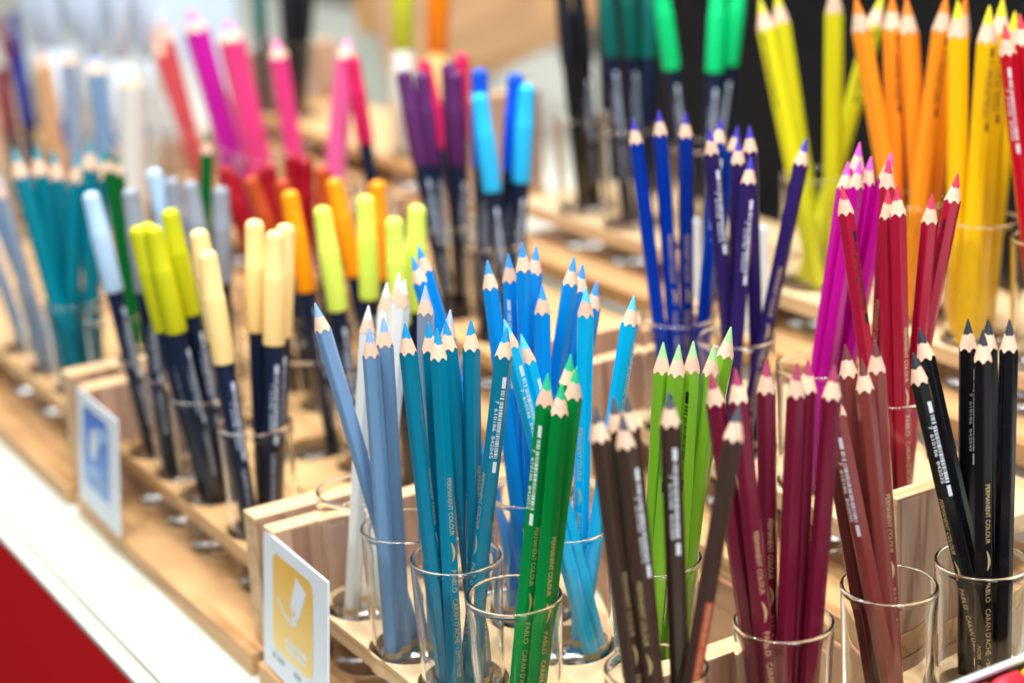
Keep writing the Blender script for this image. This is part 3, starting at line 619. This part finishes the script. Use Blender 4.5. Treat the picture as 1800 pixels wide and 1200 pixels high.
CUPLAB = {
 'W': 'clear glass cup around the white pencils behind the yellow sign',
 'BG': 'clear glass cup around the grey-blue pencils',
 'T': 'clear glass cup around the six teal pencils',
 'G': 'clear glass cup around the green pencils',
 'MB': 'clear glass cup around the upright azure pencils',
 'LB': 'clear glass cup around the cyan pencils',
 'LI': 'clear glass cup around the lime green pencils',
 'BR': 'clear glass cup around the dark brown pencils',
 'BU': 'clear glass cup around the burgundy pencils',
 'RU': 'clear glass cup around the reddish brown pencils',
 'BK': 'clear glass cup around the black pencils',
 'BL': 'clear glass cup around the royal blue pencils',
 'NV': 'clear glass cup around the indigo pencils',
 'MG': 'clear glass cup around the magenta pencils',
 'CR': 'clear glass cup around the crimson pencils',
 'YE': 'clear glass cup around the thick lemon yellow pencils',
 'OR': 'clear glass cup around the thick orange pencils',
 'GO': 'clear glass cup around the golden yellow pencils',
 'RE': 'clear glass cup around the bright red pencils',
 'CM': 'clear glass cup around the cream capped pens',
 'OL': 'clear glass cup around the olive capped pens',
 'GY': 'clear glass cup around the single grey capped pen',
 'PA': 'clear glass cup around the lone pale blue capped pen',
 'G2': 'clear glass cup around one pale blue and one grey cap',
 'G3': 'clear glass cup around two grey capped pens',
 'GQ': 'blurred glass cup around the lone forest green pencil',
 'RC3': 'blurred glass cup around two deep red capped pens',
 'LY': 'clear glass cup around the leaning and tallest bright lime caps',
 'LY2': 'clear glass cup around the two bright lime caps beside azure pencils',
 'OC': 'clear glass cup around the single leaning orange capped pen',
 'OC2': 'clear glass cup around the two upright orange capped pens',
 'BC': 'clear glass cup around the rust brown capped pens',
 'RC': 'clear glass cup around the red capped pens',
 'MB2': 'clear glass cup around the two steeply leaning azure pencils',
 'TF': 'blurred glass cup around the deep teal pencils',
 'SF': 'blurred glass cup around grey-blue and slate pencils at the edge',
 'SF2': 'blurred glass cup around one grey-blue pencil at the edge',
 'GF': 'blurred glass cup around the forest green pencils',
 'PL': 'clear glass cup around the plum capped pens',
 'BP': 'clear glass cup around the sky and royal blue capped pens',
 'WHP': 'blurred glass cup around the off-white pencil',
 'CP': 'blurred glass cup around the single crimson capped pen',
 'PR': 'blurred glass cup around the rose red caps behind the plums',
 'KP': 'glass cup around the two black pens on the upper shelf',
 'DG': 'glass cup around the dark pine green capped pens',
 'BGN': 'glass cup around the bright jade capped pens',
 'TU5': 'blurred glass cup around the middle back row white marker',
 'TU6': 'blurred glass cup around the outer back row white marker',
 'TU7': 'blurred glass cup around the inner back row white marker',
 'S9': 'blurred glass cup around the edge dark blue pen',
 'S10': 'blurred glass cup around the edge maroon pen',
 'S5': 'blurred glass cup around the thick slate pencil',
 'S6': 'blurred glass cup around the thick grey-blue pencil',
 'S7': 'blurred glass cup around the thick natural wood pencil',
 'S8': 'blurred glass cup around the thick off-white pencil',
 'HL': 'blurred glass cup around the fat lime marker',
 'HL2': 'blurred glass cup around the fat orange marker',
 'TU3': 'blurred glass cup around the second white marker',
 'TU4': 'blurred glass cup around the white marker behind the dark blue pen',
 'PK': 'blurred glass cup around the slim pink pencil',
 'PM': 'blurred glass cup around the thick violet pencil',
 'PM2': 'blurred glass cup around the thick bright pink pencil',
 'P3': 'blurred glass cup around the light pink pencil',
 'SA': 'blurred glass cup around the salmon red pencils',
 'TU': 'blurred glass cup around the upright white marker by the salmon pencils',
 'TU2': 'blurred glass cup around the leaning white marker',
 'MR': 'blurred glass cup around the dark blue and maroon pens',
 'BKP': 'blurred glass cup around far black pens',
 'BK2': 'blurred glass cup around the far dark teal pen'}
ROWNAME = {-335.0: 'lower', -292.0: 'middle', -249.0: 'upper'}
for k, (x, y, zr) in CUPS.items():
    o = link('glass_cup', cup_mesh(0), None, P(x, y, zr-92))
    o.rotation_euler = (0, 0, rnd.random()*6)
    tag(o, CUPLAB[k], 'glass cup', 'glass cups on the %s shelf' % ROWNAME[zr])

# ------------------------------------------------------------------ racks
W_SHELF = wood('pale shelf board', (218, 188, 146), (190, 152, 108), 0, .55, 30)
W_SHELF2 = wood('tan shelf board', (206, 164, 112), (180, 134, 86), 0, .5, 30)
W_BASE = wood('tan base board', (200, 156, 106), (156, 112, 70), 0, .8, 34)
W_PANEL = wood('upright end panel', (192, 154, 128), (142, 102, 80), 2, .7, 42)
W_EDGE = wood('pale top edge', (216, 180, 136), (190, 144, 100), 1, .6, 50)
def shelf_mesh(x0, x1, y0, y1, ztop, th, holes, mat):
    bm = bmesh.new()
    ed = []
    def loop(pts):
        vs = [bm.verts.new(p) for p in pts]
        for a, b in zip(vs, vs[1:]+vs[:1]): ed.append(bm.edges.new((a, b)))
    loop([(x0*S, y0*S, 0), (x1*S, y0*S, 0), (x1*S, y1*S, 0), (x0*S, y1*S, 0)])
    for hx, hy in holes:
        loop([((hx+20.2*math.cos(a))*S, (hy+20.2*math.sin(a))*S, 0) for a in [2*PI*i/40 for i in range(40)]])
    bmesh.ops.triangle_fill(bm, use_beauty=True, use_dissolve=False, edges=ed)
    g = bmesh.ops.extrude_face_region(bm, geom=bm.faces[:])
    for v in g['geom']:
        if isinstance(v, bmesh.types.BMVert): v.co.z -= th*S
    bmesh.ops.recalc_face_normals(bm, faces=bm.faces[:])
    me = bpy.data.meshes.new('shelf'); bm.to_mesh(me); bm.free(); me.materials.append(mat)
    return me
def rack(label, x0, x1, y0, y1, zbase, zshelf, panels, ztop, zr, py0=None, py1=None, mat=None, pth=14, front=-23):
    t = thing('pencil_rack', label, 'rack', P((x0+x1)/2, y0, zbase), 'wooden racks on the stepped counter')
    ox, oy, oz = (x0+x1)/2, y0, zbase
    link('base_board', box_mesh('base_board', x0-ox, x1-ox, front, y1-oy, 0, 12, W_BASE), t)
    holes = [(c[0]-ox, c[1]-oy) for c in CUPS.values() if c[2] == zr and x0 < c[0]-20 and c[0]+20 < x1 and y0 < c[1]-18 and c[1]+18 < y1]
    a = x0-ox+(pth if 'l' in panels else 0)+.2; b = x1-ox-(pth if 'r' in panels else 0)-.2
    o = link('shelf', shelf_mesh(a, b, 0, y1-oy, 0, 9, holes, mat or W_SHELF), t)
    o.location = (0, 0, (zshelf-zbase)*S)
    py0 = -12.5 if py0 is None else py0-oy; py1 = y1-oy-3 if py1 is None else py1-oy
    for s in panels:
        xa = x0-ox if s == 'l' else x1-ox-pth
        p = link('end_panel', box_mesh('end_panel', xa, xa+pth, py0, py1, 12.1, ztop-zbase, W_PANEL), t)
        e = link('top_edge', box_mesh('top_edge', xa-.05, xa+pth+.05, py0-.05, py1, ztop-zbase+.02, ztop-zbase+1.2, W_EDGE, .0004), p)
        f = link('front_edge', box_mesh('front_edge', xa-.05, xa+pth+.05, py0-.8, py0-.02, 12.2, ztop-zbase+1.2, W_EDGE, .0003), p)
    return t
rack('wooden rack farthest along the counter edge, holding blurred teal pencils', -1700, -1064, 335, 393, -440, -395, 'r', -358, -335, mat=W_SHELF2)
rack('wooden rack with blue sign at its front, holding cream and olive capped pens', -1045, -788, 335, 393, -440, -395, 'lr', -358, -335, mat=W_SHELF2)
rack('wooden rack behind the cream pens, holding grey, red, orange and lime caps', -1190, -788, 395, 508, -440, -395, '', -358, -335, mat=W_SHELF2, front=-1)
rack('empty wooden rack behind the blurred teal pencils', -1700, -1192, 395, 508, -440, -395, '', -358, -335, mat=W_SHELF2, front=-1)
rack('wooden rack with yellow sign at its front, holding blue and green pencils', -778, -539, 335, 452, -440, -395, 'lr', -358, -335, pth=11)
rack('wooden rack holding brown, burgundy, reddish brown and black pencils', -537, -300, 335, 566, -440, -395, '', -358, -335)
rack('middle step wooden rack holding royal blue, indigo, magenta and crimson pencils', -794, -549, 537, 640, -397, -352, 'lr', -320, -292, py0=521, py1=566, pth=9)
rack('middle step wooden rack holding plum and blue capped pens', -1196, -828, 537, 642, -397, -352, 'r', -320, -292, py0=528, mat=W_SHELF2)
rack('middle step wooden rack behind the teal pencils with pink pencils in it', -1526, -1200, 537, 640, -397, -352, 'r', -320, -292, mat=W_SHELF2)
rack('middle step wooden rack at the far end with pale marker pens', -1900, -1530, 537, 640, -397, -352, 'r', -320, -292, mat=W_SHELF2)
rack('upper step wooden rack holding lemon, orange, golden and red pencils', -870, -560, 677, 780, -354, -316, '', -280, -249)
rack('upper step wooden rack holding black and green capped pens', -1120, -874, 682, 780, -354, -316, '', -280, -249)
rack('upper step wooden rack far away with fat markers and black pens', -1602, -1230, 682, 780, -354, -316, 'lr', -262, -249, mat=W_SHELF2)

# ------------------------------------------------------------------ counter
WHITE = flat('white laminate', (192, 195, 182), .45)
RED = flat('red front', (216, 22, 32), .7, 0, .08)
GREY = flat('grey seam', (150, 152, 140), .6)
t = thing('display_counter', 'white topped display counter with a red front panel', 'counter', P(-900, 262, -440))
ox, oy, oz = -900, 262, -440
def cpart(name, x0, x1, y0, y1, z0, z1, mat, bev=.0015, parent=None):
    return link(name, box_mesh(name, x0-ox, x1-ox, y0-oy, y1-oy, z0-oz, z1-oz, mat, bev), parent or t)
cpart('counter_top', -4000, 300, 272.5, 1500, -475, -440, WHITE)
cpart('edge_strip', -4000, 300, 262, 270.8, -444, -440, WHITE, .0012)
cpart('front_panel', -4000, 300, 262.6, 272, -1180, -444.2, RED)
cpart('step', -2600, -549, 512, 658, -439.8, -397.2, wood('tan step board', (176, 130, 92), (140, 96, 62), 0, .7, 26))
cpart('step', -2600, -200, 658.5, 840, -439.8, -354.2, WHITE)

# ------------------------------------------------------------------ signs
CARD = flat('white card', (214, 221, 227), .5)
def sign(label, x, y, w, h, colA, colB, kind, turn):
    t = thing('price_sign', label, 'sign', P(x, y, -427.6))
    t.rotation_euler = (math.radians(-6), math.radians(turn), math.radians(-4))
    link('card', box_mesh('card', 0, w, 0, 1.2, 0, h, CARD, .0003), t)
    m, nt, b = newmat('sign print '+kind)
    tc = nt.nodes.new('ShaderNodeTexCoord'); sp = nt.nodes.new('ShaderNodeSeparateXYZ'); mr = nt.nodes.new('ShaderNodeMapRange')
    mr.inputs['From Min'].default_value = h*.2*S; mr.inputs['From Max'].default_value = h*.85*S
    mx = nt.nodes.new('ShaderNodeMix'); mx.data_type = 'RGBA'; mx.inputs['A'].default_value = rgb(colB); mx.inputs['B'].default_value = rgb(colA)
    nt.links.new(tc.outputs['Object'], sp.inputs[0]); nt.links.new(sp.outputs['Z'], mr.inputs['Value'])
    nt.links.new(mr.outputs[0], mx.inputs['Factor']); nt.links.new(mx.outputs['Result'], b.inputs['Base Color']); b.inputs['Roughness'].default_value = .4
    # rounded square
    x0, x1, z0, z1 = w*.16, w*.79, h*.2, h*.9
    r = 6; pts = []
    for cx, cz, a0 in ((x1-r, z1-r, 0), (x0+r, z1-r, 90), (x0+r, z0+r, 180), (x1-r, z0+r, 270)):
        for i in range(7):
            a = math.radians(a0+i*15); pts.append(((cx+r*math.cos(a))*S, -.00012, (cz+r*math.sin(a))*S))
    pts = pts[::-1]
    link('printed_square', mesh('printed_square', pts, [tuple(range(len(pts)))[::-1]], m), t)
    def poly(name, pp, mat, dy=-.0002): link(name, mesh(name, [((x0+u*(x1-x0))*S, dy, (z0+v*(z1-z0))*S) for u, v in pp], [tuple(range(len(pp)))], mat), t)
    if kind == 'pencil':
        poly('pencil_picture', [(.60, .93), (.85, .85), (.68, .54), (.51, .41), (.46, .60)][::-1], CARD); poly('pencil_notch', [(.50, .585), (.60, .535), (.515, .50)][::-1], m, -.00028)
        poly('pencil_line', [(.12, .545), (.14, .575), (.34, .45), (.50, .425), (.64, .48), (.63, .44), (.50, .385), (.32, .42)], CARD, -.00024)
    else:
        poly('brush_picture', [(.50, .82), (.36, .78), (.25, .58), (.27, .44), (.36, .37), (.46, .40), (.55, .52), (.60, .68), (.57, .79)], CARD)
        poly('brush_tip', [(.62, .80), (.72, .90), (.95, .88), (.96, .78), (.80, .70), (.66, .66)], flat('pale blue print', (140, 180, 228), .4))
        poly('brush_stroke', [(.12, .20), (.30, .32), (.60, .30), (.86, .18), (.80, .10), (.5, .08), (.25, .10)], flat('pale blue print', (140, 180, 228), .4))
    # two short rows of caption, too small to read
    q = random.Random(4)
    for row, (zz, mat) in enumerate(((.155, CARD), (.075, CARD))):
        its = []
        u = .34
        while u < .78:
            wv = q.uniform(.04, .09); its.append((u, u+wv)); u += wv+.02
        vs, fs = [], []
        for a, b2 in its:
            k = len(vs); vs += [((x0+uu*(x1-x0))*S, -.0002, (z0+vv*(z1-z0))*S) for uu, vv in ((a, zz), (b2, zz), (b2, zz+.06), (a, zz+.06))]; fs.append((k, k+1, k+2, k+3))
        link('caption', mesh('caption', vs, fs, mat), t)
    vs, fs = [], []
    G = flat('grey print', (150, 158, 166), .5)
    for a in (.16, .24, .30, .50, .56, .72, .80):
        k = len(vs); vs += [(w*uu*S, -.0002, h*vv*S) for uu, vv in ((a, .12), (a+.05, .12), (a+.05, .155), (a, .155))]; fs.append((k, k+1, k+2, k+3))
    if kind == 'pencil': link('price_text', mesh('price_text', vs, fs, G), t)
sign('white sign with yellow square and white pencil picture on the nearest rack', -776, 314.5, 83, 69, (222, 168, 46), (236, 202, 112), 'pencil', -3)
sign('white sign with blue square and white brush picture on the farther rack', -1044, 313.5, 86, 69, (0, 98, 196), (96, 154, 220), 'brush', -3)
def plain_card(label, x, y, z, w, h):
    o = link('name_card', box_mesh('name_card', -w/2, w/2, 0, 3, 0, h, CARD, .001), None, P(x, y, z)); tag(o, label, 'card', 'white cards under the upper shelf')
plain_card('white rounded card standing between indigo and lemon yellow pencils', -836, 668, -354, 34, 78)
plain_card('white narrow card standing behind the royal blue pencils', -892, 668, -354, 18, 70)

# ------------------------------------------------------------------ tin at the near corner
t = thing('pencil_tin', 'open dark tin with silver rim and colourful pencils in the near corner', 'tin', P(-438, 440, -395))
TIN = flat('dark tin', (58, 50, 52), .35, .3); RIM = flat('silver rim', (206, 212, 216), .3, .1)
link('tin_wall', box_mesh('tin_wall', 0, 1.2, -60, 120, 0, 58.5, TIN, .0003), t)
link('tin_floor', box_mesh('tin_floor', 1.4, 150, -60, 120, 46, 50, TIN, .0003), t)
link('tin_rim', box_mesh('tin_rim', -.7, 1.9, -60, 120, 58.6, 60.6, RIM, .0008), t)
for j, (c, xx, yy, ln, lab) in enumerate((((206, 40, 54), -432, 436, 21, 'coral red crayon stub lying along the tin wall at the near end'),
        ((206, 40, 54), -432, 459, 14, 'shortest coral red crayon stub in the tin'), ((206, 190, 20), -432, 475, 40, 'yellow-green crayon lying along the tin wall'),
        ((238, 150, 110), -422.5, 450, 24, 'salmon crayon stub lying inside the coral ones'), ((232, 228, 216), -422.5, 476, 40, 'off-white crayon lying beside the yellow-green one'))):
    o = link('wax_crayon', lathe('wax_crayon', [(0, 0), (2.6, .3), (3.9, 3), (4.3, 5), (4.3, ln), (0, ln)], plastic('crayon%d' % j, c, .45), 24), None, P(xx, yy, -340.7))
    o.rotation_euler = (math.radians(-90), 0, 0)
    tag(o, lab, 'crayon', 'crayons lying in the tin')

# ------------------------------------------------------------------ what stands behind
o = link('back_panel', box_mesh('back_panel', -345, 560, 0, 18, 0, 620, flat('charcoal panel', (14, 16, 20), .7, 0, .2), .002), None, P(-860, 815, -354))
tag(o, 'dark charcoal panel standing behind the thick yellow and orange pencils', 'panel')
o = link('forearm_stand_in', box_mesh('forearm_stand_in', -215, 215, 0, 110, 0, 190, wood('forearm tan', (228, 178, 132), (206, 150, 106), 0, .3, 12), .045), None, P(-1822, 1050, -356))  # simple rounded block as a stand-in for a forearm, with a tan grain
o.rotation_euler = (0, math.radians(-20), 0)
tag(o, 'blurred tan rounded block standing in for a forearm behind the far shelf', 'block')
o = link('storage_box', box_mesh('storage_box', 0, 150, 0, 120, 0, 92, WHITE, .004), None, P(-2165, 1080, -440)); tag(o, 'blurred white box under a tan box behind the pink pencils', 'box')
o = link('storage_box', box_mesh('storage_box', 10, 140, 0, 110, 0, 150, flat('tan card', (214, 156, 92), .6), .003), None, P(-2165, 1084, -347.6)); tag(o, 'blurred tan box standing on a white box', 'box')
o = link('storage_box', box_mesh('storage_box', -230, 200, 0, 120, 0, 300, flat('pale blue card', (196, 212, 232), .5), .004), None, P(-2420, 830, -440)); tag(o, 'blurred pale blue box behind the white markers', 'box')
W_FAR = flat('warm wall', (178, 168, 156), .7)
o = link('wall', box_mesh('wall', -3000, 3000, 0, 60, 0, 3400, W_FAR), None, P(-3300, 2900, -1180)); o['kind'] = 'structure'; o.rotation_euler = (0, 0, math.radians(32))
o = link('floor', box_mesh('floor', -6000, 3000, -2000, 4000, -20, 0, flat('dull floor', (92, 88, 84), .7)), None, P(0, 0, -1180)); o['kind'] = 'structure'

# ------------------------------------------------------------------ light
def area(name, loc, target, sx, sy, power, col=(1, 1, 1)):
    l = bpy.data.lights.new(name, 'AREA'); l.shape = 'RECTANGLE'; l.size = sx; l.size_y = sy; l.energy = power; l.color = col
    o = bpy.data.objects.new(name, l); C.objects.link(o); o.location = loc
    o.rotation_euler = (Vector(target)-Vector(loc)).to_track_quat('-Z', 'Y').to_euler()
    return o
ctr = P(-750, 480, -300)
area('ceiling_lamp', P(-350, 100, 1300), ctr, 1.2, .8, 16, (.93, .97, 1))
area('ceiling_lamp', P(-1500, 900, 1400), ctr, 1.2, .5, 10, (.93, .97, 1))
area('ceiling_lamp', P(-1000, -700, 1200), ctr, 1.2, .5, 11, (.92, .97, 1))
area('rim_reflection_light', P(-3600, 2400, 1000), ctr, 3.0, 1.1, 30, (.96, .98, 1))  # unseen light added at the far side to give the cup rims bright reflections
area('window_lamp', P(640, 130, 150), P(-550, 430, -300), .32, .9, 9, (.76, .86, 1))
for x, y in ((-900, 600), (-300, 700), (-1500, 300), (-500, -150), (-1100, 1100), (0, 250)):
    area('spot_lamp', P(x, y, 1250), P(x, y, 0), .12, .12, 13, (.99, .99, .98))
w = bpy.data.worlds.new('World'); scn.world = w; w.use_nodes = True
nt = w.node_tree; bg = nt.nodes['Background']
tc = nt.nodes.new('ShaderNodeTexCoord'); sp = nt.nodes.new('ShaderNodeSeparateXYZ'); cr = nt.nodes.new('ShaderNodeValToRGB')
nt.links.new(tc.outputs['Generated'], sp.inputs[0]); nt.links.new(sp.outputs['Z'], cr.inputs[0])
e = cr.color_ramp.elements
e[0].position = 0; e[0].color = (.20, .205, .215, 1); e[1].position = .85; e[1].color = (1.0, 1.0, 1.0, 1)
x = e.new(.35); x.color = (.42, .43, .45, 1)
nt.links.new(cr.outputs[0], bg.inputs[0]); bg.inputs[1].default_value = .72

# ------------------------------------------------------------------ camera
F_ = Vector((-0.815373, 0.490507, -0.307523)); R_ = Vector((0.527553, 0.848291, -0.045719)); U_ = Vector((-0.238443, 0.199513, 0.950442))
cd = bpy.data.cameras.new('camera'); cam = bpy.data.objects.new('camera', cd); C.objects.link(cam)
M = Matrix((R_, U_, -F_)).transposed().to_4x4(); M.translation = P(0, 0, 0); cam.matrix_world = M
cd.sensor_width = 36; cd.lens = 3255/1800*36; cd.clip_start = .02; cd.clip_end = 60
cd.dof.use_dof = True; cd.dof.focus_distance = .785; cd.dof.aperture_fstop = 4.7; cd.dof.aperture_blades = 0
scn.camera = cam

scn.render.engine = 'CYCLES'
cy = scn.cycles
cy.max_bounces = 40; cy.transmission_bounces = 36; cy.glossy_bounces = 6; cy.diffuse_bounces = 4; cy.transparent_max_bounces = 16
cy.caustics_reflective = True; cy.caustics_refractive = True; cy.sample_clamp_indirect = 40; cy.blur_glossy = .3
cy.use_denoising = True
try: cy.denoiser = 'OPENIMAGEDENOISE'
except Exception: pass
vs = scn.view_settings
vs.view_transform = 'Standard'; vs.look = 'None'; vs.exposure = -.2; vs.gamma = 1
scn.display_settings.display_device = 'sRGB'
